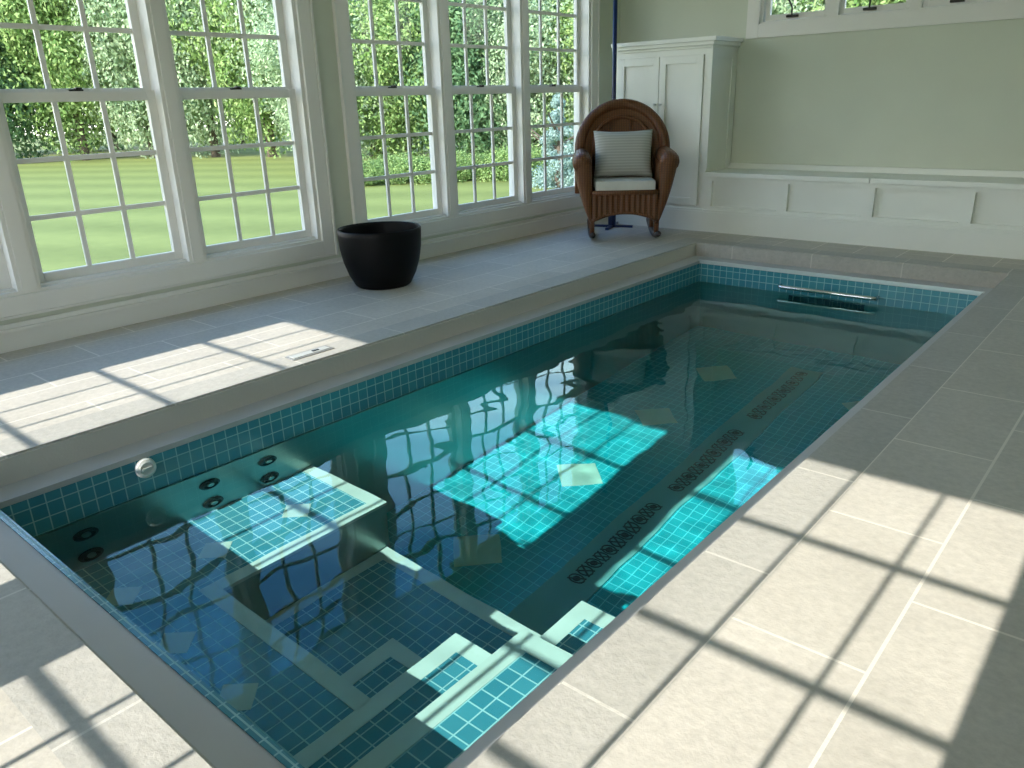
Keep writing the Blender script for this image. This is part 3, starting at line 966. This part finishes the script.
def trunk_mesh(h, r, seed):
    rnd = random.Random(seed)
    bm = bmesh.new()
    pts = [(rnd.uniform(-.04, .04) * i, rnd.uniform(-.04, .04) * i, h * i / 5) for i in range(6)]
    tube(bm, pts, [r * (1 - .13 * i) for i in range(6)], 9)
    for k in range(5):
        a = rnd.uniform(0, 6.28); z0 = h * rnd.uniform(.5, .85)
        tube(bm, [(0, 0, z0), (math.cos(a) * h * .18, math.sin(a) * h * .18, z0 + h * .2), (math.cos(a) * h * .3, math.sin(a) * h * .3, z0 + h * .38)], [r * .45, r * .3, r * .12], 6)
    for v_ in bm.verts: v_.co *= K
    me = bpy.data.meshes.new('trunk'); bm.to_mesh(me); bm.free(); me.materials.append(M['bark'])
    return me
crowns = {
    'fresh': crown_mesh('crown', 3.4, 4.2, 46000, .092, 1, 100, mat='leaf_a'),
    'pale': crown_mesh('crown', 3.4, 4.4, 46000, .088, 2, 100, mat='leaf_b'),
    'dark': crown_mesh('crown', 3.6, 4.4, 42000, .10, 3, 100, mat='leaf_c'),
    'spruce': crown_mesh('crown', 1.5, 2.4, 12000, .07, 4, 60, True, mat='leaf_d'),
    'bush': crown_mesh('crown', 1.5, .9, 8000, .06, 5, 40, mat='leaf_a'),
}
trunks = [trunk_mesh(6.0, .22, k) for k in range(3)]
def tree(kind, x, y, s, label, group, zc=4.2, sz=1.0):
    nm = {'fresh': 'leafy_tree', 'pale': 'pale_tree', 'dark': 'dark_tree', 'spruce': 'spruce_tree', 'bush': 'garden_shrub'}[kind]
    e = empty(nm, (x, y, GZ), rz=random.uniform(0, 6.28), label=label, cat='shrub' if kind == 'bush' else 'tree', group=group)
    c = bpy.data.objects.new('crown', crowns[kind]); col.objects.link(c); c.parent = e
    c.location = (0, 0, zc * s * sz * K); c.scale = (s, s, s * sz)
    if kind != 'bush':
        tk = bpy.data.objects.new('trunk', random.choice(trunks)); col.objects.link(tk); tk.parent = e
        tk.scale = (s, s, s * sz * zc / 4.8)
    return e
C_ = (4.15, -.646)
def polar(az, dist):
    a = math.radians(az)
    return C_[0] + dist * math.cos(a), C_[1] + dist * math.sin(a)
G1 = 'trees beyond the lawn seen through the left window bay'
G2 = 'trees behind the lawn seen through the right window bay'
G3 = 'trees behind the high far window'
lab = {'fresh': 'fresh green tree %s', 'pale': 'pale green tree %s', 'dark': 'dark green tree %s'}
W1, W2 = 'behind the left window bay', 'behind the right window bay'
ORD = ['first', 'second', 'third', 'fourth', 'fifth', 'sixth', 'seventh', 'eighth', 'ninth', 'tenth', 'eleventh', 'twelfth']
row = [(167, 'dark', 44), (162.5, 'dark', 45), (158.3, 'fresh', 43), (154.3, 'pale', 42), (150.6, 'pale', 40), (147, 'fresh', 38), (143.6, 'pale', 36)]
for k, (az, kd, d) in enumerate(row):
    tree(kd, *polar(az, d), 1.0, (lab[kd] % W1) + ', %s from the left' % ORD[k], G1, sz=1.3)
for k, az in enumerate((164.8, 156.6, 148.8)):
    tree('dark', *polar(az, 53), 1.35, 'tall dark back-row tree behind the left window bay, %s from the left' % ORD[k], 'second row of trees behind the left bay', sz=1.2)
for k, (az, kd, d) in enumerate([(142.5, 'pale', 28), (137.8, 'fresh', 27.5), (133.3, 'dark', 27), (128.8, 'pale', 26.5), (124, 'fresh', 26.5)]):
    tree(kd, *polar(az, d), .72, (lab[kd] % W2) + ', %s from the left' % ORD[k], G2, sz=1.05)
for k, az in enumerate((140, 132.5, 125)):
    tree('dark', *polar(az, 35), 1.15, 'tall dark back-row tree behind the right window bay, %s from the left' % ORD[k], 'second row of trees behind the right bay', sz=1.0)
tree('spruce', *polar(127.2, 20), .50, 'small blue green spruce at the right end of the right window bay', None, zc=2.3)
rb = random.Random(8)
for i in range(8):
    az = 143 - i * 1.95
    tree('bush', *polar(az, 22.8 + rb.uniform(-.5, .6)), rb.uniform(.42, .68), 'low green shrub at the lawn edge beyond the right bay, %s from the left' % ORD[i], 'shrubs along the lawn edge', zc=rb.uniform(.5, .8), sz=rb.uniform(.7, 1.1))
for k, (x, kd) in enumerate(((-5.5, 'pale'), (-1.6, 'fresh'), (2.2, 'pale'), (6.0, 'fresh'))):
    tree(kd, x, 22.5, .95, ('tree with pale leaves' if kd == 'pale' else 'tree with bright leaves') + ' behind the high far window, %s from the left' % ORD[k], G3, sz=1.0)
